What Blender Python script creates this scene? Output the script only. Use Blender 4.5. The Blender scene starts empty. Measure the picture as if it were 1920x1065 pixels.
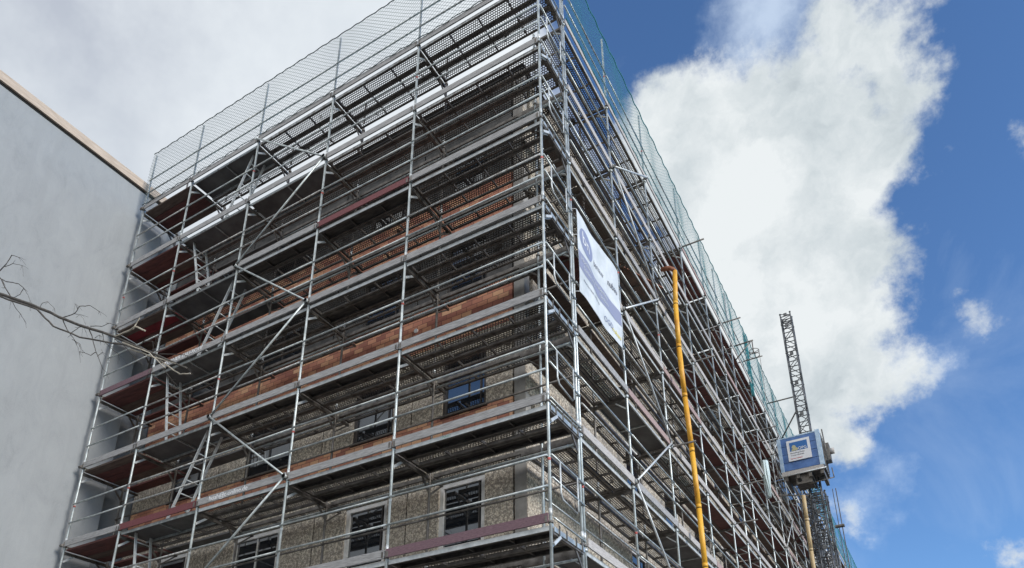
import bpy, math, random
import numpy as np
from mathutils import Vector, Matrix
random.seed(7)
RNG = np.random.default_rng(7)
S = bpy.context.scene
COL = S.collection

# ------------------------------------------------------------------ camera
F_PX, YAW, PITCH, ROLL = 1415.8, -0.518, 0.3877, -0.0058
CAM = Vector((4.5033, -8.8895, -4.1646))
PPX, PPY = 968.4, 986.2
_f = Vector((math.cos(PITCH)*math.sin(YAW), math.cos(PITCH)*math.cos(YAW), math.sin(PITCH)))
_r0 = Vector((math.cos(YAW), -math.sin(YAW), 0)); _u0 = _r0.cross(_f)
_r = _r0*math.cos(ROLL) + _u0*math.sin(ROLL); _u = -_r0*math.sin(ROLL) + _u0*math.cos(ROLL)
cam_d = bpy.data.cameras.new('camera'); cam = bpy.data.objects.new('camera', cam_d); COL.objects.link(cam)
M3 = Matrix((_r, _u, -_f)).transposed()
cam.matrix_world = Matrix.Translation(CAM) @ M3.to_4x4()
cam_d.sensor_width = 36.0; cam_d.lens = 36.0*F_PX/1920
cam_d.shift_x = -(PPX-960)/1920; cam_d.shift_y = (PPY-532.5)/1920
cam_d.clip_start = 0.05; cam_d.clip_end = 2000
S.camera = cam

def pdir(px, py):
    d = _f + _r*((px-PPX)/F_PX) - _u*((py-PPY)/F_PX)
    return d.normalized()

# ------------------------------------------------------------------ light
SUN_DIR = Vector((0.90, -0.13, 0.38)).normalized()
sun_d = bpy.data.lights.new('sun', 'SUN'); sun_d.energy = 2.3; sun_d.angle = math.radians(20.0); sun_d.color = (1.0, 0.95, 0.87)
sun = bpy.data.objects.new('sun', sun_d); COL.objects.link(sun)
sun.rotation_euler = SUN_DIR.to_track_quat('Z', 'Y').to_euler()
S.view_settings.view_transform = 'Standard'; S.view_settings.look = 'None'
S.view_settings.exposure = 0.42; S.view_settings.gamma = 1; S.view_settings.use_curve_mapping = False

# ------------------------------------------------------------------ node helper
class NT:
    def __init__(s, tree): s.t = tree; s.n = tree.nodes; s.l = tree.links
    def new(s, typ, **kw):
        n = s.n.new(typ)
        for k, v in kw.items(): setattr(n, k, v)
        return n
    def put(s, sock, v):
        if hasattr(v, 'is_output'): s.l.new(v, sock)
        elif v is not None: sock.default_value = v
    def math(s, op, a, b=None, c=None, clamp=False):
        n = s.new('ShaderNodeMath', operation=op, use_clamp=clamp)
        s.put(n.inputs[0], a); s.put(n.inputs[1], b)
        if c is not None: s.put(n.inputs[2], c)
        return n.outputs[0]
    def vmath(s, op, a, b=None, out=0, sc=None):
        n = s.new('ShaderNodeVectorMath', operation=op)
        s.put(n.inputs[0], a)
        if b is not None: s.put(n.inputs[1], b)
        if sc is not None: s.put(n.inputs['Scale'], sc)
        return n.outputs[out]
    def noise(s, vec, scale, detail=4, rough=0.5, out='Fac', dist=0.0):
        n = s.new('ShaderNodeTexNoise'); s.put(n.inputs['Vector'], vec)
        n.inputs['Scale'].default_value = scale; n.inputs['Detail'].default_value = detail
        n.inputs['Roughness'].default_value = rough; n.inputs['Distortion'].default_value = dist
        return n.outputs[out]
    def voro(s, vec, scale, out='Color', feature='F1'):
        n = s.new('ShaderNodeTexVoronoi', feature=feature); s.put(n.inputs['Vector'], vec)
        n.inputs['Scale'].default_value = scale; return n.outputs[out]
    def ramp(s, fac, stops, interp='LINEAR'):
        n = s.new('ShaderNodeValToRGB'); s.put(n.inputs[0], fac); cr = n.color_ramp; cr.interpolation = interp
        while len(cr.elements) < len(stops): cr.elements.new(0.5)
        for e, (p, c) in zip(cr.elements, stops):
            e.position = p; e.color = c if len(c) == 4 else (*c, 1)
        return n.outputs[0]
    def mix(s, fac, a, b, blend='MIX'):
        n = s.new('ShaderNodeMix', data_type='RGBA', blend_type=blend)
        s.put(n.inputs[0], fac); s.put(n.inputs[6], c4(a)); s.put(n.inputs[7], c4(b)); return n.outputs[2]
def c4(c):
    return (*c, 1) if isinstance(c, tuple) and len(c) == 3 else c

# ------------------------------------------------------------------ world: Nishita sky with clouds placed by direction
W = bpy.data.worlds.new('World'); S.world = W; W.use_nodes = True
t = NT(W.node_tree); t.n.clear()
sky = t.new('ShaderNodeTexSky', sky_type='NISHITA'); sky.sun_disc = False
sky.sun_elevation = math.asin(SUN_DIR.z); sky.sun_rotation = math.atan2(SUN_DIR.x, SUN_DIR.y)
sky.air_density = 1.0; sky.dust_density = 0.1; sky.ozone_density = 2.5
gen = t.new('ShaderNodeTexCoord').outputs['Generated']
vec = t.vmath('NORMALIZE', gen)
warp = t.vmath('SUBTRACT', t.noise(vec, 9, 6, 0.6, 'Color'), (0.5, 0.5, 0.5))
wv = t.vmath('ADD', vec, t.vmath('SCALE', warp, sc=0.11))
def blobs(lst, v):
    cur = None
    for (px, py, r) in lst:
        c = pdir(px, py); rad = (pdir(px+r, py)-pdir(px-r, py)).length/2
        d = t.vmath('DISTANCE', v, tuple(c), out=1)
        x = t.math('SUBTRACT', rad, d)
        cur = x if cur is None else t.math('SMOOTH_MAX', cur, x, 0.03)
    return cur
CUM = [(1575,55,92),(1672,80,75),(1480,150,70),(1682,150,72),(1340,300,180),(1500,290,190),(1650,270,95),(1440,470,220),(1570,480,125),
       (1545,660,150),(1645,700,64),(1700,690,28),(1470,790,130),(1580,820,60),(1380,650,180),(1245,225,60)]
LEFT = [(330,150,560),(560,300,440),(750,520,420),(860,110,160),(-300,500,900)]
SMALL = [(1590,975,22),(1925,265,26),(1803,588,24),(1912,1052,28)]
b1 = blobs(CUM, wv); b2 = blobs(SMALL, wv)
fine = t.math('MULTIPLY', t.math('SUBTRACT', t.noise(vec, 24, 10, 0.64), 0.5), 0.075)
m1 = t.math('ADD', t.math('MAXIMUM', b1, b2), fine)
mr = t.new('ShaderNodeMapRange', interpolation_type='SMOOTHSTEP'); t.put(mr.inputs[0], m1); mr.inputs[1].default_value = -0.014; mr.inputs[2].default_value = 0.022
mcum = mr.outputs[0]
b3 = blobs(LEFT, vec)
# cloud cover behind the viewer, never in the picture, lights the street side
dback = t.vmath('DISTANCE', wv, tuple(Vector((-0.35, -0.9, 0.45)).normalized()), out=1)
dgap = t.vmath('DISTANCE', wv, tuple(Vector((-0.477, -0.696, 0.537)).normalized()), out=1)
b3 = t.math('MAXIMUM', b3, t.math('MINIMUM', t.math('SUBTRACT', 0.95, dback), t.math('SUBTRACT', dgap, 0.17)))
mr2 = t.new('ShaderNodeMapRange', interpolation_type='SMOOTHSTEP'); t.put(mr2.inputs[0], t.math('ADD', b3, fine)); mr2.inputs[1].default_value = -0.03; mr2.inputs[2].default_value = 0.03
mleft = mr2.outputs[0]
# thin veils in the blue
veil = t.math('MULTIPLY', t.ramp(t.noise(vec, 5, 7, 0.6, dist=0.6), [(0.52,(0,0,0)),(0.78,(1,1,1))]), 0.16)
veil2 = blobs([(1420,40,110),(1600,960,50),(1720,690,50),(1660,880,40)], wv)
mr3 = t.new('ShaderNodeMapRange', interpolation_type='SMOOTHSTEP'); t.put(mr3.inputs[0], t.math('ADD', veil2, fine)); mr3.inputs[1].default_value = -0.02; mr3.inputs[2].default_value = 0.06
mr3.inputs[4].default_value = 0.62
mveil = t.math('MAXIMUM', veil, mr3.outputs[0])
shade = t.noise(vec, 4.2, 4, 0.5)
shade2 = t.noise(wv, 12, 8, 0.6)
sh = t.math('ADD', t.math('MULTIPLY', shade, 0.5), t.math('MULTIPLY', shade2, 0.5))
edge = t.new('ShaderNodeMapRange'); t.put(edge.inputs[0], m1); edge.inputs[1].default_value = 0.0; edge.inputs[2].default_value = 0.16
shx = t.math('SUBTRACT', sh, t.math('MULTIPLY', edge.outputs[0], 0.13))
ccol = t.ramp(shx, [(0.30,(0.45,0.51,0.55)),(0.40,(0.60,0.66,0.69)),(0.53,(0.80,0.84,0.855))])
lsh = t.ramp(t.math('MULTIPLY', t.vmath('DISTANCE', vec, tuple(pdir(150,-100)), out=1), 0.5), [(0.025,(0.39,0.425,0.49)),(0.15,(0.56,0.605,0.65)),(0.275,(0.84,0.88,0.90)),(0.40,(0.9,0.92,0.92)),(0.58,(1.55,1.52,1.46))])
lsh = t.mix(t.ramp(t.noise(vec, 3.5, 6, 0.6), [(0.40,(0,0,0)),(0.62,(.8,.8,.8))]), lsh, (0.64,0.68,0.715))
skyc = t.mix(1.0, sky.outputs[0], (0.98, 1.26, 1.58), 'MULTIPLY')
bg = t.new('ShaderNodeBackground'); t.put(bg.inputs[0], skyc); bg.inputs[1].default_value = 0.093
bgv = t.new('ShaderNodeBackground'); t.put(bgv.inputs[0], (0.62,0.72,0.84,1)); bgv.inputs[1].default_value = 1
bgc = t.new('ShaderNodeBackground'); t.put(bgc.inputs[0], ccol); bgc.inputs[1].default_value = 0.79
bgl = t.new('ShaderNodeBackground'); t.put(bgl.inputs[0], lsh); bgl.inputs[1].default_value = 0.97
def mixs(f, a, b):
    n = t.new('ShaderNodeMixShader'); t.put(n.inputs[0], f); t.l.new(a, n.inputs[1]); t.l.new(b, n.inputs[2]); return n.outputs[0]
o = mixs(mveil, bg.outputs[0], bgv.outputs[0]); o = mixs(mcum, o, bgc.outputs[0]); o = mixs(mleft, o, bgl.outputs[0])
wo = t.new('ShaderNodeOutputWorld'); t.l.new(o, wo.inputs[0])

# ------------------------------------------------------------------ materials
MATS = {}
def mat(name, col, rough=0.6, metal=0.0, build=None, spec=None):
    m = bpy.data.materials.new(name); m.use_nodes = True; tt = NT(m.node_tree)
    b = m.node_tree.nodes['Principled BSDF']
    b.inputs['Base Color'].default_value = (*col, 1); b.inputs['Roughness'].default_value = rough; b.inputs['Metallic'].default_value = metal
    if spec is not None: b.inputs['Specular IOR Level'].default_value = spec
    if build: build(tt, b)
    MATS[name] = m; return m
def objc(tt): return tt.new('ShaderNodeTexCoord').outputs['Object']
def vary(c1, c2, scale, stretch=(1,1,1), detail=5, bump=0, lo=0.35, hi=0.65, c3=None):
    def f(tt, b):
        v = tt.vmath('MULTIPLY', objc(tt), stretch)
        n = tt.noise(v, scale, detail, 0.6)
        st = [(lo, c1), (hi, c2)] if c3 is None else [(lo, c1), ((lo+hi)/2, c2), (hi, c3)]
        tt.put(b.inputs['Base Color'], tt.ramp(n, st))
        if bump:
            bp = tt.new('ShaderNodeBump'); bp.inputs['Strength'].default_value = bump; bp.inputs['Distance'].default_value = 0.01
            tt.put(bp.inputs['Height'], n); tt.put(b.inputs['Normal'], bp.outputs[0])
    return f
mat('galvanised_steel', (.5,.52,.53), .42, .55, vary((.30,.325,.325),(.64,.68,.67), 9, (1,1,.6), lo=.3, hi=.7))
mat('bright_steel', (.7,.72,.73), .42, .25, vary((.50,.52,.52),(.74,.76,.75), 6))
mat('mast_steel', (.1,.1,.11), .5, .4, vary((.06,.062,.066),(.15,.155,.16), 6))
mat('aged_steel', (.4,.4,.39), .5, .5, vary((.24,.22,.20),(.55,.56,.55), 14, (1,1,.25), detail=8, lo=.35, hi=.6))
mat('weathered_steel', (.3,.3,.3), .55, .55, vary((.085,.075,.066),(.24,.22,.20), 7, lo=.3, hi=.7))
mat('red_tape', (.55,.13,.11), .6)
mat('board_grey', (.3,.28,.27), .85, 0, vary((.17,.165,.16),(.34,.33,.325), 5, (1.2,3,22), c3=(.50,.49,.48), lo=.3, hi=.70))
mat('board_weathered', (.4,.37,.35), .85, 0, vary((.26,.24,.22),(.47,.44,.415), 6, (3,1.2,22), c3=(.64,.60,.565), lo=.3, hi=.72))
mat('board_red', (.2,.05,.05), .7, 0, vary((.11,.028,.032),(.22,.065,.07), 6, (3,3,12), lo=.3, hi=.7))
mat('board_purple', (.2,.13,.15), .75, 0, vary((.11,.06,.075),(.24,.145,.165), 6, (3,3,14), lo=.3, hi=.7))
mat('board_pink', (.4,.25,.22), .75, 0, vary((.27,.17,.155),(.48,.37,.34), 6, (3,3,14), lo=.3, hi=.7))
mat('ply_dark_red', (.09,.03,.028), .7, 0, vary((.075,.026,.025),(.18,.062,.052), 3, (1,6,1), lo=.3, hi=.7))
mat('ply_red', (.16,.015,.02), .6, 0, vary((.17,.014,.02),(.27,.03,.036), 3, (1,6,1)))
mat('ply_brown', (.12,.08,.06), .75, 0, vary((.075,.05,.04),(.17,.12,.095), 3, (1,6,1), lo=.3, hi=.7))
mat('ply_grey', (.12,.115,.11), .7, 0, vary((.085,.08,.078),(.15,.145,.14), 2.2))
mat('rope', (.03,.05,.05), .8)
mat('net_green', (.03,.22,.25), .8, 0)
mat('net_grey', (.10,.15,.15), .8, 0)
mat('yellow_plastic', (.78,.40,.03), .45, 0, vary((.58,.25,.02),(.86,.45,.045), 5, (1,1,.3), detail=8, lo=.36, hi=.52))
mat('pale_yellow_plastic', (.50,.37,.20), .6)
mat('dark_joint', (.012,.012,.012), .9)
mat('window_frame_white', (.55,.52,.48), .5, 0, vary((.58,.56,.52),(.80,.77,.73), 5))
mat('window_frame_dark', (.06,.05,.045), .5)
mat('sill_metal', (.03,.03,.033), .4, .3)
def glass(tt, b):
    v = objc(tt); n = tt.noise(v, 1.7, 2); bp = tt.new('ShaderNodeBump'); bp.inputs['Strength'].default_value = .05; bp.inputs['Distance'].default_value = .02
    tt.put(bp.inputs['Height'], n); tt.put(b.inputs['Normal'], bp.outputs[0]); b.inputs['IOR'].default_value = 2.7
mat('window_glass', (.012,.015,.02), .03, 0, glass)
def pebble(dark, light, warm):
    def f(tt, b):
        v = objc(tt)
        cell = tt.voro(v, 55, 'Color'); cd = tt.voro(v, 55, 'Distance')
        g = tt.new('ShaderNodeRGBToBW'); tt.put(g.inputs[0], cell)
        col = tt.ramp(g.outputs[0], [(.12, dark), (.45, warm), (.8, light)])
        big = tt.noise(v, 17, 6, .75)
        col = tt.mix(tt.ramp(big, [(.44,(0,0,0)),(.56,(1,1,1))]), tt.mix(.92, col, dark), col)
        st = tt.noise(v, .8, 4, .6); col = tt.mix(tt.math('MULTIPLY', tt.ramp(st, [(.4,(0,0,0)),(.7,(1,1,1))]), .35), col, dark)
        tt.put(b.inputs['Base Color'], col)
        bp = tt.new('ShaderNodeBump'); bp.inputs['Strength'].default_value = .7; bp.inputs['Distance'].default_value = .012
        tt.put(bp.inputs['Height'], tt.math('SUBTRACT', 1, cd)); tt.put(b.inputs['Normal'], bp.outputs[0])
    return f
mat('pebble_panel', (.3,.26,.2), .9, 0, pebble((.235,.20,.165),(.86,.77,.63),(.66,.57,.44)))
mat('concrete', (.3,.28,.26), .9, 0, vary((.22,.205,.19),(.36,.34,.31), 3, detail=8, bump=.2))
def brick(axis):
    def f(tt, b):
        sp = tt.new('ShaderNodeSeparateXYZ'); tt.put(sp.inputs[0], objc(tt))
        cb = tt.new('ShaderNodeCombineXYZ'); tt.put(cb.inputs[0], sp.outputs[axis]); tt.put(cb.inputs[1], sp.outputs[2])
        br = tt.new('ShaderNodeTexBrick'); tt.put(br.inputs[0], cb.outputs[0])
        br.inputs['Scale'].default_value = 1; br.inputs['Brick Width'].default_value = .25; br.inputs['Row Height'].default_value = .115
        br.inputs['Mortar Size'].default_value = .005; br.inputs['Bias'].default_value = 0
        tt.put(br.inputs['Color1'], (0,0,0,1)); tt.put(br.inputs['Color2'], (1,1,1,1)); tt.put(br.inputs['Mortar'], (.5,.5,.5,1))
        g = tt.new('ShaderNodeRGBToBW'); tt.put(g.inputs[0], br.outputs['Color'])
        n = tt.noise(objc(tt), 6, 5, .6)
        fac = tt.math('ADD', tt.math('MULTIPLY', g.outputs[0], .8), tt.math('MULTIPLY', n, .25))
        col = tt.ramp(fac, [(.10,(.33,.125,.09)),(.40,(.50,.21,.135)),(.68,(.63,.30,.18)),(.98,(.74,.44,.25))])
        col = tt.mix(br.outputs['Fac'], col, (.10,.045,.035))
        tt.put(b.inputs['Base Color'], col)
    return f
mat('brick_gable', (.3,.1,.06), .85, 0, brick(0))
mat('brick_long', (.3,.1,.06), .85, 0, brick(1))
def plaster(tt, b):
    v = objc(tt)
    a = tt.noise(v, .55, 6, .65); s2 = tt.noise(tt.vmath('MULTIPLY', v, (1,1,.45)), 2.2, 8, .7, dist=1.2); fi = tt.noise(v, 40, 4, .6)
    f = tt.math('ADD', tt.math('MULTIPLY', a, .35), tt.math('ADD', tt.math('MULTIPLY', s2, .45), tt.math('MULTIPLY', fi, .2)))
    stk = tt.ramp(tt.noise(tt.vmath('MULTIPLY', v, (1,2.6,.11)), 1.6, 7, .7), [(.50,(0,0,0)),(.72,(1,1,1))])
    spots = tt.ramp(tt.noise(v, 7, 7, .7), [(.60,(0,0,0)),(.70,(1,1,1))])
    base = tt.ramp(f, [(.34,(.245,.258,.265)),(.47,(.302,.316,.324)),(.62,(.335,.349,.356))])
    base = tt.mix(tt.math('MULTIPLY', stk, .30), base, (.26,.27,.275)); base = tt.mix(tt.math('MULTIPLY', spots, .22), base, (.25,.255,.26))
    tt.put(b.inputs['Base Color'], base)
    bp = tt.new('ShaderNodeBump'); bp.inputs['Strength'].default_value = .35; bp.inputs['Distance'].default_value = .01
    tt.put(bp.inputs['Height'], tt.math('ADD', fi, s2)); tt.put(b.inputs['Normal'], bp.outputs[0])
mat('white_render', (.48,.5,.52), .9, 0, plaster)
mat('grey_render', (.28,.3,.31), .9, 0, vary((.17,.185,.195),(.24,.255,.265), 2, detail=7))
mat('fascia_beige', (.6,.45,.32), .75, 0, vary((.42,.335,.26),(.56,.46,.37), 5, (1,.5,4)))
mat('bitumen', (.05,.05,.05), .9)
mat('dark_panel', (.05,.05,.05), .8, 0, vary((.045,.043,.042),(.11,.105,.10), 4, detail=8))  # dark grey used in place of pebble and brick on the upper storeys
mat('asphalt', (.05,.05,.05), .9, 0, vary((.035,.035,.037),(.07,.07,.07), 20, detail=8))
mat('paving', (.28,.27,.26), .9, 0, vary((.2,.19,.18),(.33,.32,.3), 4, detail=8))
mat('bark', (.12,.10,.08), .9, 0, vary((.028,.025,.022),(.12,.105,.088), 9, detail=6, bump=.5, lo=.3, hi=.7))
mat('bark_painted_lit', (.5,.45,.36), .85, 0, vary((.30,.26,.20),(.60,.54,.44), 12, lo=.3, hi=.7))  # paler copy of the bark, a sunlit look put into the twig colour
mat('banner_white', (.8,.82,.84), .6, 0, vary((.52,.56,.58),(.70,.73,.75), 2.2, detail=7))
mat('banner_blue', (.25,.28,.42), .6)
mat('banner_lilac', (.27,.29,.41), .6)
mat('banner_ink', (.12,.12,.15), .7)
mat('banner_yellow', (.75,.62,.10), .6)
mat('paint_white', (.8,.8,.8), .6)
mat('paint_green', (.05,.35,.22), .6)
mat('cabin_blue', (.05,.115,.30), .45, 0, vary((.045,.12,.32),(.085,.19,.44), 4))
mat('cabin_pale', (.36,.48,.62), .4, .2, vary((.28,.40,.54),(.44,.56,.68), 5))
mat('sign_blue', (.015,.12,.36), .5)
mat('sign_sand', (.45,.42,.25), .6)
mat('sign_white', (.72,.72,.74), .5)
mat('sign_red', (.6,.05,.05), .5)
mat('sheet_white', (.62,.72,.72), .5)
mat('chestnut_ply', (.25,.09,.04), .6, 0, vary((.17,.055,.025),(.30,.11,.05), 3, (1,1,5)))
# steel plank deck with punched holes
def perf(solid, hole_w, hole_h, mort, swap):
    def f(tt, b):
        m = tt.t
        sp = tt.new('ShaderNodeSeparateXYZ'); tt.put(sp.inputs[0], objc(tt))
        cb = tt.new('ShaderNodeCombineXYZ'); a, c = (1, 0) if swap else (0, 1)
        tt.put(cb.inputs[0], sp.outputs[a]); tt.put(cb.inputs[1], sp.outputs[c])
        br = tt.new('ShaderNodeTexBrick'); tt.put(br.inputs[0], cb.outputs[0])
        br.inputs['Scale'].default_value = 1; br.inputs['Brick Width'].default_value = hole_w; br.inputs['Row Height'].default_value = hole_h
        br.inputs['Mortar Size'].default_value = mort; br.inputs['Mortar Smooth'].default_value = .15
        n = tt.noise(objc(tt), 2.3, 4); tt.put(b.inputs['Base Color'], tt.ramp(n, [(.35, solid[0]), (.65, solid[1])]))
        # patches of dirt clog the holes
        dirt = tt.ramp(tt.noise(objc(tt), 3.1, 5, .65), [(.60,(0,0,0)),(.68,(1,1,1))])
        tt.put(b.inputs['Alpha'], tt.math('MAXIMUM', br.outputs['Fac'], dirt))
    return f
mat('punched_steel_gable', (.2,.19,.18), .6, .4, perf(((.085,.075,.066),(.19,.17,.155)), .055, .047, .0095, False))
mat('punched_steel_long', (.2,.19,.18), .6, .4, perf(((.085,.075,.066),(.19,.17,.155)), .055, .047, .0095, True))

mat('dirty_steel', (.1,.09,.08), .65, .3, vary((.055,.048,.042),(.17,.15,.135), 4, (1,5,1), lo=.3, hi=.7))

# ------------------------------------------------------------------ mesh builder
class MB:
    def __init__(s): s.v = []; s.f = []; s.m = []; s.sm = []; s.mats = []
    def mi(s, name):
        if name not in s.mats: s.mats.append(name)
        return s.mats.index(name)
    def box(s, a, b, m):
        i = s.mi(m); x0,y0,z0 = a; x1,y1,z1 = b; k = len(s.v)
        s.v += [(x0,y0,z0),(x1,y0,z0),(x1,y1,z0),(x0,y1,z0),(x0,y0,z1),(x1,y0,z1),(x1,y1,z1),(x0,y1,z1)]
        for q in ((0,3,2,1),(4,5,6,7),(0,1,5,4),(1,2,6,5),(2,3,7,6),(3,0,4,7)):
            s.f.append(tuple(k+j for j in q)); s.m.append(i); s.sm.append(False)
    def quad(s, pts, m):
        k = len(s.v); s.v += [tuple(p) for p in pts]; s.f.append(tuple(range(k, k+len(pts)))); s.m.append(s.mi(m)); s.sm.append(False)
    def tube(s, pts, r, m, n=8, r1=None):
        pts = [Vector(p) for p in pts]; i = s.mi(m); L = len(pts); k0 = len(s.v)
        for j, p in enumerate(pts):
            d = (pts[min(j+1, L-1)]-pts[max(j-1, 0)]).normalized()
            ref = Vector((0,0,1)) if abs(d.z) < .9 else Vector((0,1,0))
            a = d.cross(ref).normalized(); b = d.cross(a)
            rr = r if r1 is None else r+(r1-r)*j/(L-1)
            for q in range(n):
                an = 2*math.pi*q/n; s.v.append(tuple(p+a*(rr*math.cos(an))+b*(rr*math.sin(an))))
        for j in range(L-1):
            for q in range(n):
                q2 = (q+1) % n; s.f.append((k0+j*n+q, k0+j*n+q2, k0+(j+1)*n+q2, k0+(j+1)*n+q)); s.m.append(i); s.sm.append(True)
        s.f.append(tuple(k0+q for q in range(n))[::-1]); s.f.append(tuple(k0+(L-1)*n+q for q in range(n))); s.m += [i, i]; s.sm += [False, False]
    def beam(s, p0, p1, w, h, m, up=(0,0,1)):
        p0, p1 = Vector(p0), Vector(p1); d = (p1-p0).normalized(); a = d.cross(Vector(up)).normalized(); b = a.cross(d)
        i = s.mi(m); k = len(s.v)
        for p in (p0, p1):
            for (x, y) in ((-1,-1),(1,-1),(1,1),(-1,1)): s.v.append(tuple(p+a*(x*w/2)+b*(y*h/2)))
        for q in ((0,3,2,1),(4,5,6,7),(0,1,5,4),(1,2,6,5),(2,3,7,6),(3,0,4,7)):
            s.f.append(tuple(k+j for j in q)); s.m.append(i); s.sm.append(False)
    def disc(s, c, ax, r, th, m, n=20, ry=None):
        c = Vector(c); ax = Vector(ax).normalized(); ref = Vector((0,0,1)) if abs(ax.z) < .9 else Vector((1,0,0))
        a = ax.cross(ref).normalized(); b = a.cross(ax); i = s.mi(m); k = len(s.v); ry = ry or r
        for o_ in (0, th):
            for q in range(n):
                an = 2*math.pi*q/n; s.v.append(tuple(c+ax*o_+a*(r*math.cos(an))+b*(ry*math.sin(an))))
        for q in range(n):
            q2 = (q+1) % n; s.f.append((k+q, k+q2, k+n+q2, k+n+q)); s.m.append(i); s.sm.append(True)
        s.f.append(tuple(k+q for q in range(n))[::-1]); s.f.append(tuple(k+n+q for q in range(n))); s.m += [i, i]; s.sm += [False, False]
    def add(s, o):
        k = len(s.v); s.v += o.v; mp = [s.mi(x) for x in o.mats]
        for f, m_, q in zip(o.f, o.m, o.sm): s.f.append(tuple(k+j for j in f)); s.m.append(mp[m_]); s.sm.append(q)
    def build(s, name, parent=None, label=None, kind=None):
        me = bpy.data.meshes.new(name); me.from_pydata(s.v, [], s.f)
        for x in s.mats: me.materials.append(MATS[x])
        me.polygons.foreach_set('material_index', s.m); me.polygons.foreach_set('use_smooth', s.sm); me.update()
        o = bpy.data.objects.new(name, me); COL.objects.link(o)
        attach(o, parent)
        if label: o['label'] = label
        if kind: o['kind'] = kind
        return o
def worldloc(o):
    p = Vector((0,0,0))
    while o is not None:
        p = p + o.location + (o.matrix_parent_inverse.translation if o.parent else Vector((0,0,0))); o = o.parent
    return p
def attach(o, parent):
    if parent is not None:
        o.parent = parent; o.matrix_parent_inverse = Matrix.Translation(-worldloc(parent))
def thing(name, label, cat, loc, group=None):
    o = bpy.data.objects.new(name, None); COL.objects.link(o); o.location = loc; o['label'] = label; o['category'] = cat
    if group: o['group'] = group
    return o
def tag(o, label, cat, group=None):
    o['label'] = label; o['category'] = cat
    if group: o['group'] = group
    return o
def one(mb, name, parent=None): return mb.build(name, parent)

class Parts:
    """collect parts of one kind, nearest first: the first 100 are parts of their own, the rest one part"""
    def __init__(s, name, parent): s.name = name; s.parent = parent; s.l = []
    def add(s, mb, p, label=None): s.l.append(((Vector(p)-CAM).length, len(s.l), mb, label))
    def flush(s, cap=100):
        s.l.sort(key=lambda e: (e[0], e[1]))
        for d, k, mb, lb in s.l[:cap]: mb.build(s.name, s.parent, lb)
        if len(s.l) > cap:
            r = MB()
            for e in s.l[cap:]: r.add(e[2])
            r.build(s.name, s.parent, kind='stuff')

def text_mesh(txt, size, origin, right, up, m, name, parent, extrude=.002, sx=1.0):
    cu = bpy.data.curves.new(name, 'FONT'); cu.body = txt; cu.size = size; cu.extrude = extrude; cu.resolution_u = 3
    ob = bpy.data.objects.new('tmp', cu); COL.objects.link(ob)
    bpy.context.view_layer.update()
    me = bpy.data.meshes.new_from_object(ob.evaluated_get(bpy.context.evaluated_depsgraph_get()))
    bpy.data.objects.remove(ob)
    r = Vector(right).normalized(); u = Vector(up).normalized(); n = r.cross(u); o0 = Vector(origin)
    for v in me.vertices:
        c = v.co; v.co = o0+r*(c.x*sx)+u*c.y+n*c.z
    me.materials.clear(); me.materials.append(MATS[m]); me.update()
    o = bpy.data.objects.new(name, me); COL.objects.link(o); attach(o, parent); return o

# ------------------------------------------------------------------ ground
GZ = -5.8
g = MB(); g.quad([(-500,-500,GZ),(500,-500,GZ),(500,500,GZ),(-500,500,GZ)], 'asphalt'); gr = g.build('ground'); gr['kind'] = 'structure'
g = MB(); g.box((-12.6,-2.4,GZ),(3.0,1.6,GZ+.12), 'paving'); g.box((-1.2,1.6,GZ),(3.0,60,GZ+.12), 'paving'); p_ = g.build('pavement'); p_['kind'] = 'structure'

# ------------------------------------------------------------------ neighbour building
nb = thing('neighbour_building', 'white rendered blank wall with beige roof edge, left of the scaffolded block', 'building', (-17,-10,GZ))
w = MB(); w.box((-22,-34,GZ),(-12.7,.80,12.75),'white_render'); w.build('side_wall', nb)
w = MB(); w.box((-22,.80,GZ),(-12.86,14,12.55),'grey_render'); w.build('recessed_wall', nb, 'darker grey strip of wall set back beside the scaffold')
w = MB(); w.box((-22.2,-34.1,12.81),(-12.62,.86,13.07),'fascia_beige'); w.box((-22.1,-34,12.75),(-12.685,.83,12.81),'dark_joint'); w.build('roof_edge', nb, 'beige roof edge over the white wall')

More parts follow.
